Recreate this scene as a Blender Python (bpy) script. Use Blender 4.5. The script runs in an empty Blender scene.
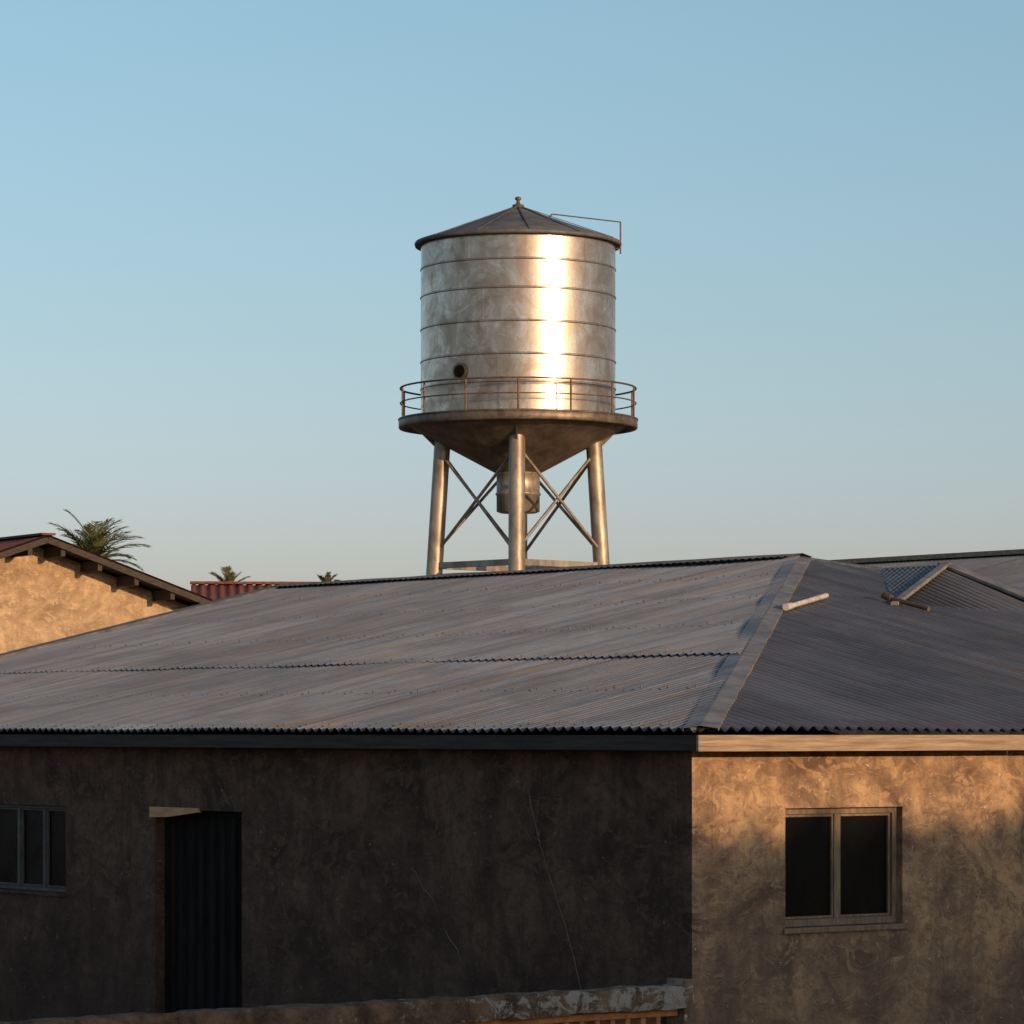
import bpy, math, random
from mathutils import Vector, Matrix, noise
random.seed(7)
S = bpy.context.scene
S.view_settings.view_transform='Standard'
S.view_settings.look='None'
S.view_settings.exposure=0
GZ=-.4   # ground level

# ------------------------------------------------------------ helpers
class MB:
    def __init__(s): s.v=[]; s.f=[]; s.m=[]; s.sm=[]
    def add(s,vs,fs,mi=0,smooth=False):
        o=len(s.v); s.v+= [tuple(v) for v in vs]
        for f in fs:
            s.f.append([i+o for i in f]); s.m.append(mi); s.sm.append(smooth)
    def box(s,x0,x1,y0,y1,z0,z1,mi=0):
        s.add([(x0,y0,z0),(x1,y0,z0),(x1,y1,z0),(x0,y1,z0),(x0,y0,z1),(x1,y0,z1),(x1,y1,z1),(x0,y1,z1)],
              [(0,3,2,1),(4,5,6,7),(0,1,5,4),(1,2,6,5),(2,3,7,6),(3,0,4,7)],mi)
    def beam(s,p0,p1,w,h,mi=0,up=(0,0,1)):
        p0=Vector(p0);p1=Vector(p1);d=(p1-p0).normalized();u=Vector(up)
        a=d.cross(u).normalized()*w/2; b=a.normalized().cross(d).normalized()*h/2
        vs=[p0-a-b,p0+a-b,p0+a+b,p0-a+b,p1-a-b,p1+a-b,p1+a+b,p1-a+b]
        s.add(vs,[(0,3,2,1),(4,5,6,7),(0,1,5,4),(1,2,6,5),(2,3,7,6),(3,0,4,7)],mi)
    def tube(s,p0,p1,r0,r1=None,n=12,mi=0,caps=True):
        if r1 is None: r1=r0
        p0=Vector(p0);p1=Vector(p1);d=(p1-p0).normalized()
        t=Vector((0,0,1)) if abs(d.z)<.9 else Vector((1,0,0))
        a=d.cross(t).normalized(); b=d.cross(a).normalized()
        vs=[]
        for p,r in((p0,r0),(p1,r1)):
            for i in range(n):
                an=2*math.pi*i/n; vs.append(p+(a*math.cos(an)+b*math.sin(an))*r)
        s.add(vs,[(i,(i+1)%n,n+(i+1)%n,n+i) for i in range(n)],mi,True)
        if caps: s.add(vs,[tuple(range(n-1,-1,-1)),tuple(range(n,2*n))],mi)
    def revolve(s,prof,c=(0,0),n=96,mi=0,smooth=True):
        vs=[]
        for r,z in prof:
            for i in range(n):
                an=2*math.pi*i/n; vs.append((c[0]+r*math.cos(an),c[1]+r*math.sin(an),z))
        fs=[]
        for k in range(len(prof)-1):
            for i in range(n):
                j=(i+1)%n; fs.append((k*n+i,k*n+j,(k+1)*n+j,(k+1)*n+i))
        s.add(vs,fs,mi,smooth)
    def ring(s,R,z,r,c=(0,0),n=96,m=8,mi=0,squash=1):
        vs=[];fs=[]
        for i in range(n):
            a=2*math.pi*i/n
            for k in range(m):
                b=2*math.pi*k/m; q=R+r*math.cos(b)
                vs.append((c[0]+q*math.cos(a),c[1]+q*math.sin(a),z+r*squash*math.sin(b)))
        for i in range(n):
            for k in range(m):
                fs.append((i*m+k,((i+1)%n)*m+k,((i+1)%n)*m+(k+1)%m,i*m+(k+1)%m))
        s.add(vs,fs,mi,True)
    def obj(s,name,mats,parent=None,bevel=0):
        me=bpy.data.meshes.new(name); me.from_pydata(s.v,[],s.f)
        for i,p in enumerate(me.polygons):
            p.material_index=s.m[i]; p.use_smooth=s.sm[i]
        for m in (mats if isinstance(mats,list) else [mats]): me.materials.append(m)
        me.validate(); me.update()
        o=bpy.data.objects.new(name,me); S.collection.objects.link(o)
        if parent: o.parent=parent
        if bevel:
            b=o.modifiers.new('bevel','BEVEL'); b.width=bevel; b.segments=2; b.limit_method='ANGLE'
        return o

def empty(name,loc=(0,0,0),rot=0):
    e=bpy.data.objects.new(name,None); S.collection.objects.link(e)
    e.location=loc; e.rotation_euler=(0,0,math.radians(rot)); e.empty_display_size=.3
    return e

class NT:
    def __init__(s,name):
        s.mat=bpy.data.materials.new(name); s.mat.use_nodes=True
        s.n=s.mat.node_tree.nodes; s.l=s.mat.node_tree.links
        s.b=s.n['Principled BSDF']; s.tc=s.n.new('ShaderNodeTexCoord')
    def map(s,scale,loc=(0,0,0),rot=(0,0,0)):
        m=s.n.new('ShaderNodeMapping'); m.inputs['Scale'].default_value=scale
        m.inputs['Location'].default_value=loc; m.inputs['Rotation'].default_value=rot
        s.l.new(s.tc.outputs['Object'],m.inputs['Vector']); return m.outputs[0]
    def noise(s,vec,scale,detail=6,rough=.6,dist=0):
        x=s.n.new('ShaderNodeTexNoise'); x.inputs['Scale'].default_value=scale
        x.inputs['Detail'].default_value=min(detail,7); x.inputs['Roughness'].default_value=rough
        x.inputs['Distortion'].default_value=dist
        s.l.new(vec,x.inputs['Vector']); return x.outputs['Fac']
    def ramp(s,fac,stops):
        r=s.n.new('ShaderNodeValToRGB'); e=r.color_ramp.elements
        while len(e)<len(stops): e.new(.5)
        for i,(p,c) in enumerate(stops):
            e[i].position=p; e[i].color=(c,c,c,1) if not hasattr(c,'__len__') else (*c,1)
        s.l.new(fac,r.inputs[0]); return r.outputs[0]
    def mix(s,f,a,b,mode='MIX'):
        m=s.n.new('ShaderNodeMix'); m.data_type='RGBA'; m.blend_type=mode
        for k,v in ((0,f),(6,a),(7,b)):
            if isinstance(v,bpy.types.NodeSocket): s.l.new(v,m.inputs[k])
            elif k==0: m.inputs[0].default_value=v
            else: m.inputs[k].default_value=(*v,1)
        return m.outputs[2]
    def math(s,op,a,b=None):
        m=s.n.new('ShaderNodeMath'); m.operation=op
        for i,v in enumerate((a,b)):
            if v is None: continue
            if isinstance(v,bpy.types.NodeSocket): s.l.new(v,m.inputs[i])
            else: m.inputs[i].default_value=v
        return m.outputs[0]
    def bump(s,h,strength=.5,dist=.01,prev=None):
        b=s.n.new('ShaderNodeBump'); b.inputs['Strength'].default_value=strength
        b.inputs['Distance'].default_value=dist; s.l.new(h,b.inputs['Height'])
        if prev: s.l.new(prev,b.inputs['Normal'])
        return b.outputs[0]
    def done(s,color=None,rough=None,normal=None,metal=None,spec=None):
        for k,v in (('Base Color',color),('Roughness',rough),('Normal',normal),('Metallic',metal),('Specular IOR Level',spec)):
            if v is None: continue
            if isinstance(v,bpy.types.NodeSocket): s.l.new(v,s.b.inputs[k])
            elif k=='Base Color': s.b.inputs[k].default_value=(*v,1)
            else: s.b.inputs[k].default_value=v
        return s.mat

def plaster(name,dark,mid,light,pale,palef=.62,bumpd=.03):
    t=NT(name); v=t.map((1,1,1))
    c=t.ramp(t.noise(v,1.3,7,.66,.6),[(.40,dark),(.49,mid),(.60,light)])
    sm=t.noise(t.map((1,1,1.6),(2,7,1),(.5,.5,.3)),3.4,7,.70,1.6)
    c=t.mix(t.ramp(sm,[(.52,0.),(.57,.75)]),c,light)
    c=t.mix(t.ramp(t.noise(t.map((1,1,1.3),(6,2,8),(.3,.7,.1)),6,7,.7,1.0),[(.53,0.),(.58,.7)]),c,mid)
    c=t.mix(t.ramp(t.noise(v,9,6,.75,.6),[(.50,.0),(.64,.6)]),c,dark)
    c=t.mix(t.ramp(t.noise(t.map((2.6,2.6,.35)),1.6,6,.7,.3),[(.50,0.),(.66,.5)]),c,dark)
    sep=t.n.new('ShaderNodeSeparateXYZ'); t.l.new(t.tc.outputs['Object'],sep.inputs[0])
    lowdark=t.math('ADD',t.math('MULTIPLY',sep.outputs[2],-.28),t.math('MULTIPLY',t.noise(v,2.2,6,.7),1.3))  # darker towards the bottom, with a noisy edge
    c=t.mix(t.ramp(lowdark,[(.22,0.),(.62,.6)]),c,dark)
    p=t.ramp(t.noise(t.map((1,1,1),(5,3,9)),3.6,7,.78,1.2),[(palef,0.),(palef+.03,.8)])
    c=t.mix(p,c,pale)
    p2=t.ramp(t.noise(t.map((1,1,1),(1,13,4)),13,4,.6,.5),[(.68,0.),(.71,.8)])
    c=t.mix(p2,c,pale)
    h=t.noise(v,26,6,.7)
    nb=t.bump(sm,.9,bumpd*1.6); nb=t.bump(h,.9,bumpd*.6,nb)
    return t.done(c,t.ramp(sm,[(.3,.8),(.7,.95)]),nb,spec=.2)

PER=.13
def corrugated(name,base,rust,dirt,axis,metal=.35,rough=.45,warm=.6,per=PER,valley=.85):
    t=NT(name)
    sc=[3,3,3]; sc[axis]=.16; sc[2]=.3
    v=t.map(tuple(sc)); w=t.map((1,1,1))
    streak=t.noise(v,1.0,7,.72,.25)
    sc2=[6,6,6]; sc2[axis]=.15; sc2[2]=.3
    fine=t.noise(t.map(tuple(sc2),(4,9,2)),1.0,6,.7,.1)
    big=t.noise(w,.3,5,.6,.4)
    c=t.mix(t.math('MULTIPLY',t.ramp(streak,[(.50,0.),(.58,1.)]),t.ramp(big,[(.42,.08),(.6,warm*1.4)])),base,rust)
    sep=t.n.new('ShaderNodeSeparateXYZ'); t.l.new(t.tc.outputs['Object'],sep.inputs[0])
    q=t.math('FLOOR',t.math('MULTIPLY',sep.outputs[1-axis],1/.83))
    q2=t.math('FLOOR',t.math('MULTIPLY',sep.outputs[axis],1/3.3))
    wn=t.n.new('ShaderNodeTexWhiteNoise'); wn.noise_dimensions='2D'
    cb=t.n.new('ShaderNodeCombineXYZ'); t.l.new(q,cb.inputs[0]); t.l.new(q2,cb.inputs[1]); t.l.new(cb.outputs[0],wn.inputs['Vector'])
    c=t.mix(t.ramp(wn.outputs['Value'],[(0,0.),(1,.4)]),c,dirt)
    c=t.mix(t.ramp(fine,[(.47,0.),(.62,.5)]),c,dirt)
    c=t.mix(t.ramp(t.noise(w,.7,6,.65,.6),[(.45,0.),(.65,.5)]),c,dirt)
    ph=t.math('COSINE',t.math('MULTIPLY',sep.outputs[1-axis],2*math.pi/per))
    c=t.mix(t.ramp(t.math('MULTIPLY',t.math('SUBTRACT',1.0,ph),.5),[(.4,0.),(.85,valley)]),c,tuple(x*.55 for x in dirt))  # troughs darkened in the colour: grime plus painted shading of the ribs
    r=t.ramp(t.noise(w,3,6,.7),[(.3,rough-.08),(.7,rough+.2)])
    nb=t.bump(t.noise(w,18,5,.6),.3,.004)
    nb=t.bump(t.noise(w,1.3,3,.5),.5,.04,nb)
    return t.done(c,r,nb,metal)

def simple(name,a,b,scale=8,rough=.7,metal=0,bump=.3,bd=.004,stretch=(1,1,1),spec=.3):
    t=NT(name); v=t.map(stretch); n=t.noise(v,scale,7,.7,.3)
    c=t.ramp(n,[(.38,a),(.62,b)])
    return t.done(c,rough,t.bump(t.noise(v,scale*4,5,.6),bump,bd),metal,spec)

# ------------------------------------------------------------ materials
M_shade=plaster('plaster_shaded',(.062,.036,.025),(.112,.067,.047),(.18,.112,.078),(.30,.25,.22),.675)  # shaded copy of the house plaster: shade and grazing light in its colours
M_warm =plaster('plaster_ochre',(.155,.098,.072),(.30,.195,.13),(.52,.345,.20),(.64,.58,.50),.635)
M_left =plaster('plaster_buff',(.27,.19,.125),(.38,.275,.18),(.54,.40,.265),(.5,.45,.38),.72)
M_roofL=corrugated('galvanised_sheet',(.265,.30,.345),(.30,.225,.16),(.105,.113,.125),0)
M_roofR=corrugated('galvanised_sheet_hip',(.205,.205,.215),(.225,.165,.125),(.085,.082,.085),1)
M_roofB=corrugated('galvanised_sheet_back',(.24,.265,.30),(.2,.15,.11),(.11,.12,.13),0,per=.12)
M_red=corrugated('red_sheet',(.19,.055,.042),(.22,.10,.07),(.10,.038,.032),1,metal=0,rough=.7,per=.2,valley=.4)
M_cap=simple('zinc_flashing',(.14,.132,.128),(.26,.245,.235),3,.6,.2)
M_capD=simple('weathered_ridge',(.085,.08,.078),(.18,.168,.158),4,.6,.3)
M_fasL=simple('timber_shaded',(.028,.024,.021),(.06,.05,.043),3,.8,stretch=(3,.4,8))  # shaded copy of the eave timber, shade put into its colour
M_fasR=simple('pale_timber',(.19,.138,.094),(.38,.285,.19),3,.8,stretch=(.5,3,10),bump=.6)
M_lint=simple('timber_sunlit',(.48,.26,.12),(.64,.38,.19),5,.7,stretch=(3,1,5))  # warm sunlight on the lintel is painted into this timber colour
M_frame=simple('painted_frame',(.13,.095,.065),(.24,.175,.12),7,.6,stretch=(4,4,.7))
M_frameG=simple('grey_frame',(.06,.056,.052),(.10,.093,.086),7,.6)
M_dark=simple('dark_interior',(.006,.006,.006),(.012,.011,.01),3,.95,spec=.05)
M_door=simple('door_sheet',(.009,.008,.008),(.020,.018,.016),4,.8,.0,stretch=(2,2,.4),spec=.1)
M_rail=simple('rusty_steel',(.085,.05,.035),(.17,.11,.075),5,.6,.4)
M_plat=simple('platform_steel',(.09,.075,.06),(.2,.165,.13),3,.5,.6)
M_leg=simple('galvanised_leg',(.18,.155,.125),(.38,.335,.28),2.5,.5,.55,stretch=(1,1,.4))
M_pvc=simple('grey_pipe',(.33,.31,.29),(.55,.52,.49),9,.6)
M_bark=simple('bark',(.06,.045,.03),(.13,.1,.075),5,.9)
M_brick=simple('terracotta',(.28,.115,.05),(.48,.22,.09),8,.9)
M_conc=simple('concrete',(.2,.19,.17),(.33,.31,.28),3,.9)
M_cable=simple('dusty_cable',(.16,.12,.09),(.24,.19,.15),8,.8)
def glass(name,c):
    t=NT(name); n=t.noise(t.map((1,1,1)),4,5,.6)
    return t.done(c,t.ramp(n,[(.3,.15),(.7,.4)]),spec=.06)
M_glass=glass('dark_glass',(.006,.006,.006))
def leafmat(name,a,b):
    t=NT(name); return t.done(t.ramp(t.noise(t.map((1,1,1)),1.5,4,.6),[(.35,a),(.65,b)]),.55,spec=.3)
M_leaf=leafmat('palm_leaf',(.05,.062,.025),(.12,.13,.05))
M_leaf2=leafmat('leaf',(.03,.05,.015),(.07,.09,.03))
def tankmat():
    t=NT('galvanised_tank'); w=t.map((1,1,1))
    n=t.noise(w,1.3,7,.72,.9); f=t.noise(t.map((1,1,.2)),3.5,7,.7,.3); g=t.noise(w,7,7,.75,.4)
    c=t.ramp(n,[(.38,(.34,.275,.225)),(.52,(.48,.415,.36)),(.64,(.58,.52,.465))])
    c=t.mix(t.ramp(f,[(.46,0.),(.66,.5)]),c,(.29,.22,.165))
    c=t.mix(t.ramp(g,[(.5,0.),(.66,.4)]),c,(.27,.21,.16))
    r=t.ramp(n,[(.38,.36),(.64,.22)])
    nb=t.bump(t.noise(t.map((1,1,.3)),1.2,3,.5),.18,.03); nb=t.bump(g,.1,.008,nb)
    return t.done(c,r,nb,.86)
M_tank=tankmat()
M_cone=simple('cone_steel',(.12,.10,.08),(.25,.205,.16),2,.5,.7,stretch=(1,1,.5))
M_troof=simple('tank_roof_sheet',(.075,.08,.088),(.13,.136,.145),2,.65,.2)

# ------------------------------------------------------------ ground
g=MB(); n=40
for i in range(n+1):
    for j in range(n+1):
        a=(i/n*2-1); b=(j/n*2-1)
        x=math.copysign(abs(a)**3,a)*4000; y=math.copysign(abs(b)**3,b)*4000+40
        g.v.append((x,y,GZ))
for i in range(n):
    for j in range(n):
        k=i*(n+1)+j; g.f.append([k,k+n+1,k+n+2,k+1]); g.m.append(0); g.sm.append(False)
g.obj('ground',simple('laterite_soil',(.15,.085,.05),(.26,.16,.1),.6,.95,bump=.6,bd=.03))

# ------------------------------------------------------------ main house
# local frame: x runs along the sunlit wall, y along the shaded wall, origin = wall corner
H=empty('corrugated_roof_house',(1.5,30,0),36.87)
EX,EY,EZ=-.25,-.35,2.82      # eave corner
PS=.2125; R=9.7              # roof slope, half span
YR=20.6; YE=18.7             # left end at ridge / at eave

def wall(axis,a0,a1,z1,openings,mat,name,thick=.22):
    b=MB()
    al=[a0]; k=a0
    while k<a1-.25: k+=.25; al.append(min(k,a1))
    al.append(a1)
    zl=[GZ+i*(z1-GZ)/13 for i in range(14)]
    for o in openings: al+=[o[0],o[1]]; zl+=[o[2],o[3]]
    al=sorted(set(round(x,4) for x in al)); zl=sorted(set(round(x,4) for x in zl))
    def P(a,z,d):
        p=Vector((a,d,z)) if axis=='x' else Vector((d,a,z))
        if d<.01: 
            nn=noise.noise(p*1.4)*.012+noise.noise(p*5)*.004
            if axis=='x' : p.y+=nn
            else: p.x+=nn
            if a<.001:
                q=noise.noise(Vector((3,1,z*2.5)))*.014
                p.x=q; p.y=q
        return p
    for i in range(len(al)-1):
        for j in range(len(zl)-1):
            ca=(al[i]+al[i+1])/2; cz=(zl[j]+zl[j+1])/2
            if any(o[0]<ca<o[1] and o[2]<cz<o[3] for o in openings): continue
            for d in (0,thick):
                q=[P(al[i],zl[j],d),P(al[i+1],zl[j],d),P(al[i+1],zl[j+1],d),P(al[i],zl[j+1],d)]
                b.add(q,[(0,1,2,3)],0,False)
    for o in openings:
        A0,A1,Z0,Z1=o
        for (p,q) in (((A0,Z0),(A0,Z1)),((A0,Z1),(A1,Z1)),((A1,Z1),(A1,Z0)),((A1,Z0),(A0,Z0))):
            b.add([P(p[0],p[1],0),P(q[0],q[1],0),P(q[0],q[1],thick),P(p[0],p[1],thick)],[(0,1,2,3)])
    return b.obj(name,mat,H)

door=(6.94,8.59,-.12,2.01); winL=(10.42,12.35,1.08,2.01); winR=(1.03,2.39,1.13,2.15)
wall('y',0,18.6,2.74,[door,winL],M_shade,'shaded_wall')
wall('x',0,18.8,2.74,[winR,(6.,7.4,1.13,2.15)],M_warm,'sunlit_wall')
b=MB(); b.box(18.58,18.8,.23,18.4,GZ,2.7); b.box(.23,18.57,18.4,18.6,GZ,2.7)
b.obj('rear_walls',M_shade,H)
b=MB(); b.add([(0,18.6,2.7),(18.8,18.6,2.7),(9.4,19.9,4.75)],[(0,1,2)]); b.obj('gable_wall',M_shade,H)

AMP=.021
def sheet(name,varying,lo,hi,dfun,mat,tiers):
    b=MB(); n=int((hi-lo)/PER*10); 
    for ti,t0 in enumerate(tiers):
        t1=(tiers[ti+1]+.14) if ti+1<len(tiers) else 99
        prev=None
        for i in range(n+1):
            s=lo+(hi-lo)*i/n
            dmin,dmax=dfun(s)
            jit=noise.noise(Vector((math.floor(s/.83)*3.1,ti*7.7,0)))*.03
            a=max(dmin,t0+jit)
            if t0==0: a=max(dmin,jit*.8-.01)
            c=min(dmax,t1)
            if c<=a+.002: prev=None; continue
            col=[]
            for k in range(5):
                d=a+(c-a)*k/4
                z=EZ+PS*d+AMP*math.cos(2*math.pi*s/PER)+ti*.010+noise.noise(Vector((s*.5,d*.5,ti)))*.02
                col.append((EX+d,s,z) if varying=='y' else (s,EY+d,z))
            if prev:
                o=len(b.v); b.v+=prev+col
                for k in range(4): b.f.append([o+k,o+5+k,o+6+k,o+k+1]); b.m.append(0); b.sm.append(True)
            prev=col
    return b.obj(name,mat,H)
def dl(s):
    mx=min(s-EY,R); mn=0
    if s>YE: mn=(s-YE)/(YR-YE)*R
    return mn,mx
sheet('roof_sheets_long','y',EY,YR,dl,M_roofL,(0,3.3))
sheet('roof_sheets_hip','x',EX,EX+2*R,lambda s:(0,min(s-EX,2*R-(s-EX))),M_roofR,(0,))
b=MB(); xr=EX+R; zr=EZ+PS*R
b.add([(xr,EY+R,zr),(xr,YR,zr),(xr+R,YE,EZ),(xr+R,EY,EZ)],[(0,3,2,1)])
b.obj('roof_sheets_back',M_roofL,H)
b=MB()
for d in (.12,1.7,3.38,5.0,6.68,8.3):
    s=math.ceil((EY+d+.3)/PER)*PER
    while s<YE:
        up=.012 if d>3.3 else 0
        b.tube((EX+d,s,EZ+PS*d+AMP-.004+up),(EX+d,s,EZ+PS*d+AMP+.02+up),.014,.008,5); s+=PER*3
b.obj('roofing_screws',M_capD,H)
b=MB(); nseg=int((YR-EY-R)/PER*2)
for sgn in (-1,1):
    pts=[]
    for i in range(nseg+1):
        s=EY+R-.05+(YR-EY-R+.1)*i/nseg
        w=.2+(.02 if i%2 else 0)
        pts.append(((xr,s,zr+.065+noise.noise(Vector((s*.7,0,0)))*.02),(xr+sgn*w,s,zr+.06-PS*w+(.012 if i%2 else -.012))))
    for i in range(nseg):
        b.add([pts[i][0],pts[i+1][0],pts[i+1][1],pts[i][1]],[(0,1,2,3)])
b.obj('ridge_cap',M_capD,H)
def hip(x0,y0,x1,y1,w,name,mat,z0=EZ,z1=zr,lift=.03):
    b=MB(); A=Vector((x0,y0,z0+lift)); B=Vector((x1,y1,z1+lift)); d=(B-A); dh=Vector((d.x,d.y,0)).normalized()
    side=Vector((-dh.y,dh.x,0)); n=30; pr=None
    for i in range(n+1):
        p=A+d*(i/n); p.z+=noise.noise(Vector((i*.4,x1,2)))*.012
        l=w+noise.noise(Vector((i*.9,3,2)))*.015
        rw=[]
        for sg in (-1,1):
            o=p+side*l*sg+Vector((0,0,-l*PS*.7071)); rw+= [o-Vector((0,0,.025)),o]
        rw=[rw[0],rw[1],p,rw[3],rw[2]]
        if pr: b.add(pr+rw,[(k,k+1,k+6,k+5) for k in range(4)])
        pr=rw
    return b.obj(name,mat,H)
hip(EX+.05,EY+.0,xr,EY+R,.145,'hip_cap',M_cap)
hip(EX+2*R,EY,xr,EY+R,.15,'hip_cap_far',M_capD)
b=MB(); b.beam((EX,YE+.03,EZ+.03),(xr,YR+.03,zr+.04),.22,.04)
b.beam((EX+2*R,YE+.03,EZ+.03),(xr,YR+.03,zr+.04),.22,.04); b.obj('rake_flashing',M_capD,H)
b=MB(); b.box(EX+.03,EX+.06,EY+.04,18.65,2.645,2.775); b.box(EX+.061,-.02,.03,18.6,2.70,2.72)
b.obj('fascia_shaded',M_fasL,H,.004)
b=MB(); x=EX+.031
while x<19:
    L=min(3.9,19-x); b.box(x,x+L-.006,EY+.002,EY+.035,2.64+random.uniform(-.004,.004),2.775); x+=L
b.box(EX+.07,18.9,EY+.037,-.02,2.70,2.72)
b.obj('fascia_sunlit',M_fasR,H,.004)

def window(axis,o,rec,bars,matf,name,fw=.05):
    b=MB(); A0,A1,Z0,Z1=o
    def bx(a0,a1,z0,z1,d0,d1,mi=0):
        if axis=='x': b.box(a0,a1,d0,d1,z0,z1,mi)
        else: b.box(d0,d1,a0,a1,z0,z1,mi)
    e=.004
    bx(A0+e,A0+fw,Z0+e,Z1-e,rec-.045,rec+.02); bx(A1-fw,A1-e,Z0+e,Z1-e,rec-.045,rec+.02)
    bx(A0+fw+.001,A1-fw-.001,Z1-fw,Z1-e,rec-.043,rec+.02); bx(A0+fw+.001,A1-fw-.001,Z0+e,Z0+fw+.01,rec-.043,rec+.02)
    for c,w in bars: bx(c-w/2,c+w/2,Z0+fw+.011,Z1-fw-.001,rec-.035,rec+.015)
    cs=[A0+fw]+[c for c,w in bars]+[A1-fw]
    for i in range(len(cs)-1):
        l=cs[i]+(.03 if i else .002); r=cs[i+1]-(.03 if i<len(cs)-2 else .002)
        for (p,q,u,v) in ((l,l+.022,Z0+fw+.012,Z1-fw-.002),(r-.022,r,Z0+fw+.012,Z1-fw-.002),(l+.023,r-.023,Z1-fw-.024,Z1-fw-.002),(l+.023,r-.023,Z0+fw+.012,Z0+fw+.034)):
            bx(p,q,u,v,rec-.02,rec+.01)
    b.obj(name,matf,H,.003)
    b=MB(); 
    if axis=='x': b.box(A0+.01,A1-.01,rec+.005,rec+.009,Z0+.01,Z1-.01)
    else: b.box(rec+.005,rec+.009,A0+.01,A1-.01,Z0+.01,Z1-.01)
    b.obj(name+'_glass',M_glass,H)
window('x',winR,.12,[(1.70,.07)],M_frame,'sunlit_window',fw=.055)
window('x',(6.,7.4,1.13,2.15),.12,[(6.7,.07)],M_frame,'second_window',fw=.045)
window('y',winL,.09,[(10.98,.035),(11.54,.06)],M_frameG,'shaded_window',fw=.035)
b=MB(); b.box(winR[0]-.03,winR[1]+.03,-.03,.07,winR[2]-.05,winR[2]-.001); b.obj('window_sill',M_frame,H,.008)
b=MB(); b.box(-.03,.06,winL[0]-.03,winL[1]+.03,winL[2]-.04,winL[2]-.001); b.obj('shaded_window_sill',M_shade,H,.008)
b=MB(); n=120
A0,A1=door[0]+.05,door[1]-.05
prev=None
for i in range(n+1):
    s=A0+(A1-A0)*i/n; ph=(s/.2)%1
    d=.15+(.035 if ph<.45 else (.035*(1-(ph-.45)/.08) if ph<.53 else (0 if ph<.92 else .035*(ph-.92)/.08)))
    col=[(d,s,-.1),(d,s,1.96)]
    if prev: b.add(prev+col,[(0,2,3,1)])
    prev=col
b.box(.11,.17,door[0]+.003,door[0]+.05,-.12,2.0); b.box(.11,.17,door[1]-.05,door[1]-.003,-.12,2.0); b.box(.11,.17,door[0]+.051,door[1]-.051,1.955,2.0)
b.obj('door_leaf',M_door,H)
b=MB(); 
vs=[(-.03,7.74,2.035),(-.03,8.66,2.035),(-.03,8.66,1.925),(-.03,8.3,1.935),(-.03,7.74,1.99)]
vs+=[(.03,y,z) for _,y,z in vs]
b.add(vs,[(0,1,2,3,4),(9,8,7,6,5),(0,5,6,1),(1,6,7,2),(2,7,8,3),(3,8,9,4),(4,9,5,0)])
b.obj('door_lintel',M_lint,H,.004)
b=MB(); b.box(-.5,-.01,6.8,8.75,GZ-.05,-.12); b.obj('door_step',M_conc,H,.015)
def curve_tube(name,pts,r,mat,parent=H):
    b=MB()
    for p,q in zip(pts,pts[1:]): b.tube(p,q,r,r,5,caps=False)
    return b.obj(name,mat,parent)
pts=[(-.02-.004*(i%2),2.235-.76*(i/12)+.03*math.sin(i*.5),2.29-1.75*(i/12)) for i in range(13)]
curve_tube('cable',pts,.0035,M_cable)
pts=[(-.006,4.05-.78*(t/10)+noise.noise(Vector((t*.6,2,0)))*.09,1.55-.82*(t/10)**1.2) for t in range(11)]
curve_tube('plaster_scratch',pts,.0035,M_cap)

def WH(w,h,z): return Vector((EX+w,EY+h,2.8+z))
def zp(h): return EZ-2.8+PS*h
l=WH(8.15,6.4,zp(6.4)+.02); r=WH(10.40,6.1,zp(6.1)+.03); apF=WH(10.37,7.9,1.95); apB=WH(10.37,9.0,1.95); r2=WH(11.6,7.3,zp(7.3))
b=MB(); b.add([apF,r,r2],[(0,1,2)]); b.add([apF,r2,apB],[(0,1,2)])
n=60; prev=None
for i in range(n+1):       # corrugated left slope, ribs running up to the little ridge
    f=i/n; tp=apF.lerp(apB,f); zz=.016*math.cos(2*math.pi*i/5)
    bt=l.lerp(apB,f)
    col=[bt+Vector((0,0,zz*(1-f))),tp+Vector((0,0,zz))]
    if prev: b.add(prev+col,[(0,2,3,1)],0,True)
    prev=col
b.obj('gablet_roof',M_roofR,H)
b=MB(); 
n=170; prev=None
for i in range(n+1):
    f=i/n; w=8.2+(10.38-8.2)*f; bt=l.lerp(r,f); tp=l.lerp(apF,f)
    zz=AMP*math.cos(2*math.pi*(EX+w)/PER)-.03
    col=[bt+Vector((0,0,zz)),tp+Vector((0,0,zz))]
    if prev: b.add(prev+col,[(0,2,3,1)],0,True)
    prev=col
b.obj('gablet_face',M_roofR,H)
b=MB()
b.beam(l+Vector((0,-.02,.01)),apF+Vector((0,-.02,.015)),.09,.04)
b.beam(apF+Vector((.02,.04,.02)),r+Vector((0.02,-.04,.02)),.22,.035)
b.obj('gablet_trim',M_cap,H,.004)
b=MB(); b.tube(WH(6.12,5.83,zp(5.83)+.06),WH(7.33,6.58,zp(6.58)+.07),.028); b.tube(WH(6.05,5.79,zp(5.8)+.06),WH(6.2,5.88,zp(5.88)+.06),.038)
b.obj('vent_pipe',M_pvc,H)
b=MB(); b.tube(WH(8.22,6.5,zp(6.5)+.07),WH(8.26,5.95,zp(5.95)+.06),.026); b.tube(WH(8.22,6.5,zp(6.5)+.07),WH(8.21,6.62,zp(6.6)+.09),.04)
b.obj('iron_pipe',M_rail,H)
b=MB(); b.box(EX+8.0,EX+8.12,EY+4.0,EY+4.2,2.8+zp(4.1)+.0,2.8+zp(4.1)+.04); b.obj('brick_chip',M_brick,H,.015)

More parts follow.
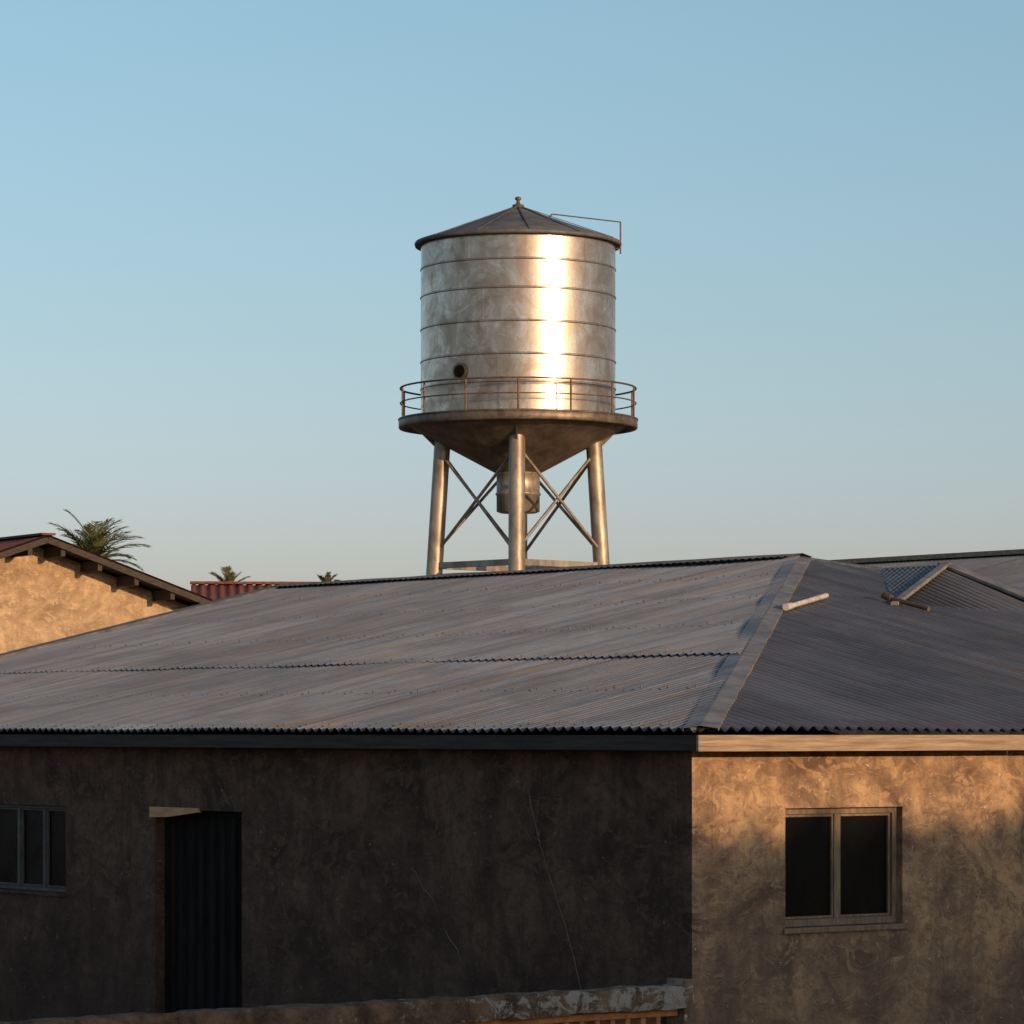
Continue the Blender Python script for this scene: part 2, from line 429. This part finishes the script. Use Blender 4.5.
# ------------------------------------------------------------ boundary wall
BW=empty('boundary_wall',(1.5,30,0),36.87)
b=MB(); nx=130
secs=[(-.05,.505),(-.06,.56),(-.055,.66),(-.03,.69),(.12,.695),(.24,.68),(.26,.6),(.25,.505)]
vs=[]
for i in range(nx+1):
    x=-9+ (8.88)*i/nx
    for y,z in secs:
        p=Vector((x,y,z)); k=noise.noise_vector(p*3.2)*.02+noise.noise_vector(p*9)*.014
        vs.append(p+k)
m=len(secs)
fs=[(i*m+k,(i+1)*m+k,(i+1)*m+(k+1)%m,i*m+(k+1)%m) for i in range(nx) for k in range(m)]
fs.append(tuple((nx*m+k) for k in range(m)))
b.add(vs,fs,0,False)
t=NT('flaking_cap'); v=t.map((1,1,1)); 
c=t.ramp(t.noise(v,4,7,.75),[(.40,(.08,.05,.036)),(.6,(.24,.155,.1))])
sep=t.n.new('ShaderNodeSeparateXYZ'); t.l.new(t.tc.outputs['Object'],sep.inputs[0])
bias=t.math('MULTIPLY',t.math('ADD',sep.outputs[0],3.6),.05)
f=t.math('ADD',t.noise(v,6,7,.8,.8),bias)
c=t.mix(t.ramp(f,[(.62,0.),(.67,.85)]),c,(.42,.385,.345))
nb=t.bump(t.noise(v,14,7,.75),1,.04)
b.obj('coping',t.done(c,.92,nb,spec=.2),BW)
b=MB()
b.box(-.115,.0-.02,-.045,.2,GZ,.745); b.obj('end_post',M_warm,BW,.012)
b=MB()
for z in (-.4,-.28,-.16,-.04,.08,.2,.32,.44): b.box(-9,-.13,.024,.176,z,z+.04+(.02 if z>.4 else 0))
k=0
for z in (-.36,-.24,-.12,.0,.12,.24,.36):
    x=-9+(.08 if k%2 else 0); k+=1
    while x<-.3:
        b.box(x,x+.05,.03,.17,z+.001,z+.079); x+=.16
b.obj('breeze_blocks',M_brick,BW,.006)

# ------------------------------------------------------------ water tower
T=empty('water_tower',(.17,100,0),-1)
b=MB()
b.revolve([(2.70,11.5),(2.70,16.33)],n=160)
b.obj('tank_shell',M_tank,T)
b=MB()
for z in (12.30,13.05,13.94,14.84,15.62): b.ring(2.703,z,.022,n=160,squash=1.4)
b.obj('tank_bands',M_tank,T)
b=MB()
for k,(z0,z1) in enumerate(((11.5,12.3),(12.3,13.05),(13.05,13.94),(13.94,14.84),(14.84,15.62),(15.62,16.3))):
    for j in range(5):
        a=2*math.pi*(j/5)+k*.55+.2
        p=Vector((math.cos(a)*2.702,math.sin(a)*2.702,0)); b.beam(p+Vector((0,0,z0+.03)),p+Vector((0,0,z1-.03)),.03,.012,up=p)
b.obj('shell_seams',M_tank,T)
b=MB()
b.revolve([(2.69,16.30),(2.86,16.27),(2.88,16.34),(2.86,16.38),(1.5,16.85),(.22,17.33),(.2,17.37),(.12,17.41),(0,17.42)],n=120)
for j in range(12):
    a=2*math.pi*j/12+.13
    b.beam((math.cos(a)*2.84,math.sin(a)*2.84,16.39),(math.cos(a)*.2,math.sin(a)*.2,17.355),.05,.02)
b.obj('tank_roof',M_troof,T)
b=MB(); b.revolve([(.16,17.36),(.16,17.44),(.06,17.47),(.045,17.56),(.09,17.59),(.08,17.65),(0,17.68)],n=20); b.obj('finial',M_rail,T)
b=MB(); b.tube((.85,-.3,17.05),(.95,-.3,17.14),.022); b.tube((.95,-.3,17.14),(2.84,-.2,16.93),.017); b.tube((2.84,-.2,16.94),(2.84,-.2,16.05),.022); b.tube((2.84,-.2,16.2),(2.70,-.2,16.2),.018)
b.obj('guard_bar',M_rail,T)
b=MB(); a=math.radians(-90-34.5); cdir=Vector((math.cos(a),math.sin(a),0)); c0=cdir*2.68+Vector((0,0,12.60))
b.tube(c0,c0+cdir*.08,.19,.19,24,0,caps=False)
b.tube(c0+cdir*.05,c0+cdir*.08,.23,.23,24,0); b.tube(c0+cdir*.08,c0+cdir*.086,.17,.17,24,1)
b.obj('hatch',[M_plat,M_dark],T)
b=MB(); b.revolve([(2.6,11.46),(3.30,11.46),(3.32,11.44),(3.32,11.24),(3.30,11.21),(3.22,11.21),(3.22,11.4),(2.9,11.22)],n=120)
b.ring(3.31,11.46,.03,n=120)
b.obj('platform',M_plat,T)
b=MB()
for z,r in ((12.33,.028),(11.92,.02)): b.ring(3.27,z,r,n=100,m=6)
for j in range(14):
    a=math.radians(-90+1+j*360/14); b.tube((math.cos(a)*3.27,math.sin(a)*3.27,11.46),(math.cos(a)*3.27,math.sin(a)*3.27,12.33),.026,n=8)
b.obj('railing',M_rail,T)
b=MB(); b.revolve([(2.95,11.24),(2.9,11.19),(.62,9.98)],n=24,smooth=False); b.obj('hopper_cone',M_cone,T)
b=MB(); b.revolve([(.62,10.03),(.64,9.98),(.6,9.95),(.6,9.45),(.63,9.43),(.63,9.38),(.6,9.36),(.6,8.92),(.5,8.88),(.2,8.86),(.2,GZ)],n=40); b.obj('outlet_drum',M_leg,T)
b=MB(); leg=[]; ft=MB()
for j in range(4):
    a=math.radians(-90+j*90); d=Vector((math.cos(a),math.sin(a),0))
    top=d*2.10+Vector((0,0,10.88)); bot=d*2.78
    leg.append((top,bot)); b.tube(bot,top,.235,.225,20)
    ft.tube(bot+Vector((0,0,GZ-.1)),bot+Vector((0,0,.12)),.55,.5,20)
b.obj('legs',M_leg,T); ft.obj('footings',M_conc,T)
b=MB()
for j in range(4):
    a=math.radians(-90+j*90); d=Vector((math.cos(a),math.sin(a),0)); s=Vector((-d.y,d.x,0))*.02
    P=[d*2.0+Vector((0,0,10.7)),d*2.35+Vector((0,0,10.75)),d*2.5+Vector((0,0,11.2)),d*2.8+Vector((0,0,11.2))]
    q=[P[0],P[1],P[3],P[2]]
    b.add([p+s for p in q]+[p-s for p in q],[(0,1,2,3),(7,6,5,4),(0,4,5,1),(1,5,6,2)])
b.obj('leg_brackets',M_plat,T)
def onleg(j,z):
    t,bo=leg[j%4]; k=z/10.88; return bo+(t-bo)*k
b=MB()
for j in range(4):
    for z0,z1 in ((7.75,10.55),(4.2,7.35),(.5,3.8)):
        b.tube(onleg(j,z0),onleg(j+1,z1),.045,n=8); 
        p=onleg(j,z1);q=onleg(j+1,z0); o=Vector((p.x+q.x,p.y+q.y,0)).normalized()*.06
        b.tube(p+o,q+o,.045,n=8)
    for z in (7.42,4.0): b.beam(onleg(j,z),onleg(j+1,z),.12,.17)
b.obj('bracing',M_leg,T)

# ------------------------------------------------------------ house at the left (gable facing the sun)
G=empty('gabled_house',(-7.73,60,0),32)
AZ=6.08; SL=.335; HW=4.05
b=MB()
wy=.75; ww=3.5
b.add([(-ww,wy,GZ),(ww,wy,GZ),(ww,wy,AZ-ww*SL-.1),(0,wy,AZ-.1),(-ww,wy,AZ-ww*SL-.1)],[(0,1,2,3,4)])
b.add([(ww,wy,GZ),(ww,12,GZ),(ww,12,AZ-ww*SL-.1),(ww,wy,AZ-ww*SL-.1)],[(0,1,2,3)])
b.add([(-ww,wy,GZ),(-ww,12,GZ),(-ww,12,AZ-ww*SL-.1),(-ww,wy,AZ-ww*SL-.1)],[(3,2,1,0)])
b.obj('walls',M_left,G)
b=MB()
for sg in (-1,1):
    n=260; prev=None
    for i in range(n+1):
        y=13*i/n; zz=.03*math.cos(2*math.pi*y/.2)
        col=[(0,y,AZ+zz*.5),(sg*HW,y,AZ-HW*SL+zz*.5)]
        if prev: b.add(prev+col,[(0,2,3,1)] if sg<0 else [(0,1,3,2)])
        prev=col
b.obj('roof_sheets',M_red,G)
b=MB()
for sg in (-1,1):
    b.beam((0,.02,AZ-.075),(sg*HW,.02,AZ-HW*SL-.075),.04,.10)
    b.add([(0,.05,AZ-.05),(sg*HW,.05,AZ-HW*SL-.05),(sg*HW,12,AZ-HW*SL-.05),(0,12,AZ-.05)],[(0,1,2,3)])
    for k in range(6):
        x=sg*(.3+k*.68); b.box(x-.04,x+.04,.06,wy+.3,AZ-abs(x)*SL-.24,AZ-abs(x)*SL-.07)
b.obj('rafters',M_fasL,G)
b=MB(); b.beam((0,-.03,AZ+.02),(0,13,AZ+.02),.25,.035); b.obj('ridge_tiles',M_red,G)

# ------------------------------------------------------------ red roofed house between
D=empty('red_roof_house',(-6.75,76,0),5)
b=MB(); b.box(.3,11.5,-3.6,3.6,GZ,4.6); b.obj('walls',M_left,D)
b=MB()
for sg in (-1,1):
    prev=None
    for i in range(421):
        x=12*i/420; zz=.02*math.cos(2*math.pi*x/.2); col=[(x,0,5.92+zz),(x,sg*4.2,4.55+zz)]
        if prev: b.add(prev+col,[(0,2,3,1)] if sg>0 else [(0,1,3,2)])
        prev=col
b.obj('roof_sheets',M_red,D)
b=MB(); b.beam((-.05,0,5.95),(12,0,5.95),.4,.05); b.beam((0,0,5.84),(0,-4.2,4.47),.05,.14); b.beam((0,0,5.84),(0,4.2,4.47),.05,.14); b.obj('ridge_tiles',M_red,D)
b=MB(); b.add([(.32,-3.6,4.6),(.32,3.6,4.6),(.32,0,5.8)],[(0,1,2)]); b.obj('gable',M_left,D)

# ------------------------------------------------------------ long roof behind at the right
K=empty('long_roof_house',(9.95,70,0),36.87)
b=MB(); zk=2.8+3.45
for sg in (-1,1):
    n=int(20/.12*8); prev=None
    for i in range(n+1):
        y=-13.5+20*i/n; zz=.018*math.cos(2*math.pi*y/.12); col=[(0,y,zk+zz),(sg*6.3,y,zk-6.3*.22+zz)]
        if prev: b.add(prev+col,[(0,2,3,1)] if sg<0 else [(0,1,3,2)])
        prev=col
b.obj('roof_sheets',M_roofB,K)
b=MB(); b.beam((0,-13.6,zk+.05),(0,6.55,zk+.05),.4,.09); 
for sg in(-1,1):
    b.beam((0,6.53,zk-.02),(sg*6.3,6.53,zk-6.3*.22-.02),.06,.18)
b.obj('ridge_cap',M_fasR,K)
b=MB(); b.box(-5.8,5.8,-13,6,GZ,zk-6.3*.22-.0); b.add([(-5.8,6,zk-1.4),(5.8,6,zk-1.4),(0,6,zk-.1)],[(0,1,2)]); b.obj('walls',M_warm,K)

# ------------------------------------------------------------ palms
def palm(loc,h,L,nf,seed,droop=1.0,wid=1.0,lo=8):
    rnd=random.Random(seed); e=empty('palm_tree',loc)
    b=MB(); lean=rnd.uniform(-.3,.3); pr=Vector((0,0,0))
    for i in range(1,15):
        q=Vector((lean*(i/14)**2*2,0,h*i/14)); b.tube(pr,q,.24-.1*(i-1)/14,.22-.1*i/14,10); pr=q
    b.obj('trunk',M_bark,e)
    top=pr; b=MB()
    for k in range(nf):
        az=k*2.39996+rnd.uniform(-.2,.2); el0=math.radians(lo+(84-lo)*((k+.5)/nf)+rnd.uniform(-6,6)); l=L*rnd.uniform(.75,1.1)
        d=Vector((math.cos(az),math.sin(az),0)); el=el0; ns=20; prev=top.copy()
        for i in range(ns):
            el-=math.radians(rnd.uniform(.3,1.2)+i*.22)*droop
            dv=d*math.cos(el)+Vector((0,0,math.sin(el))); q=prev+dv*(l/ns)
            b.tube(prev,q,.03*(1-i/ns)+.008,n=4,caps=False)
            if i>2:
                side=dv.cross(Vector((0,0,1))).normalized()
                ll=l*.25*math.sin(math.pi*min(1,(i+1.5)/(ns+3)))+.06
                for sg in (-1,1):
                    for m in range(2):
                        base=prev.lerp(q,m/2); tip=base+(side*sg*.6+dv*.85+Vector((0,0,rnd.uniform(-.3,.15)))).normalized()*ll*rnd.uniform(.8,1.15)
                        w=dv*.028*wid; b.add([base-w,base+w,base.lerp(tip,.6)+w*.8,tip,base.lerp(tip,.6)-w*.8],[(0,1,2,3,4)])
            prev=q
    b.obj('fronds',M_leaf,e)
palm((-17.2,150,GZ),10.2,2.45,40,3,1.0,1.15,-8)
palm((-12.1,152,GZ),9.15,1.1,16,5,.7,.8)
palm((-7.7,150,GZ),9.2,.8,12,9,.7,.8)

# ------------------------------------------------------------ unseen trees added towards the sun to shade the lower wall
TH=41; EL=8.5
sd=Vector((math.sin(math.radians(TH)),-math.cos(math.radians(TH)),0)); pd=Vector((-sd.y,sd.x,0))
base=Vector((4.5,32,GZ))+sd*30
TL=empty('shadow_trees',base)
b=MB(); rnd=random.Random(11); tr=MB()
topz=1.88-GZ+30*math.tan(math.radians(EL))
for i in range(9):
    o=-10+i*2.6
    c=pd*o+sd*rnd.uniform(-1,1); tr.tube(c,c+Vector((0,0,topz-1.5)),.2,.1,8)
for i in range(20000):
    o=rnd.uniform(-12,12); top=topz+noise.noise(Vector((o*.5,0,3)))*.45+noise.noise(Vector((o*2.1,5,3)))*.3
    dp=(rnd.random()**1.6); z=top-dp*(top-.3)
    c=pd*o+sd*rnd.uniform(-1.4,1.4)+Vector((0,0,z+rnd.gauss(0,.06)))
    a=Vector((rnd.gauss(0,1),rnd.gauss(0,1),rnd.gauss(0,1))).normalized(); q=a.orthogonal().normalized(); w=a.cross(q)
    s=rnd.uniform(.1,.2)+.2*min(1,dp*3); b.add([c-q*s,c+w*s*.6,c+q*s,c-w*s*.6],[(0,1,2,3)])
b.obj('foliage',M_leaf2,TL); tr.obj('trunks',M_bark,TL)

# ------------------------------------------------------------ light
sun=bpy.data.lights.new('sun','SUN'); sun.energy=4.3; sun.angle=math.radians(.6); sun.color=(1,.63,.34)
so=bpy.data.objects.new('sun',sun); S.collection.objects.link(so)
el=math.radians(EL); sv=Vector((sd.x*math.cos(el),sd.y*math.cos(el),math.sin(el)))
so.rotation_euler=sv.to_track_quat('Z','Y').to_euler(); so.location=(20,-20,30)
W=bpy.data.worlds.new('World'); S.world=W; W.use_nodes=True
nt=W.node_tree; bg=nt.nodes['Background']; sk=nt.nodes.new('ShaderNodeTexSky'); sk.sky_type='NISHITA'
sk.sun_disc=False; sk.sun_elevation=el; sk.sun_rotation=math.radians(180-TH)
sk.air_density=1.0; sk.dust_density=1.2; sk.ozone_density=1.5; sk.altitude=0
# dry-season haze: whitens the low sky, depends only on elevation
tc=nt.nodes.new('ShaderNodeTexCoord'); sp=nt.nodes.new('ShaderNodeSeparateXYZ'); nt.links.new(tc.outputs['Generated'],sp.inputs[0])
rp=nt.nodes.new('ShaderNodeValToRGB'); nt.links.new(sp.outputs[2],rp.inputs[0])
e=rp.color_ramp.elements; e[0].position=0; e[0].color=(.40,.385,.69,1); e[1].position=.6; e[1].color=(.40,.42,.44,1)
for p,c in ((.05,(.40,.40,.605,1)),(.11,(.39,.415,.50,1)),(.2,(.41,.455,.485,1))):
    x=e.new(p); x.color=c
vm=nt.nodes.new('ShaderNodeVectorMath'); vm.operation='MULTIPLY'
nt.links.new(sk.outputs[0],vm.inputs[0]); nt.links.new(rp.outputs[0],vm.inputs[1])
vs_=nt.nodes.new('ShaderNodeVectorMath'); vs_.operation='SCALE'; vs_.inputs[3].default_value=3.0
nt.links.new(vm.outputs[0],vs_.inputs[0])
nt.links.new(vs_.outputs[0],bg.inputs[0]); bg.inputs[1].default_value=.12

# ------------------------------------------------------------ camera
cam=bpy.data.cameras.new('camera'); co=bpy.data.objects.new('camera',cam); S.collection.objects.link(co)
co.location=(0,0,2.8); co.rotation_euler=(math.pi/2,0,0)
cam.sensor_width=36; cam.lens=3600/1024*36; cam.shift_y=(732-512)/1024
cam.clip_end=10000; S.camera=co
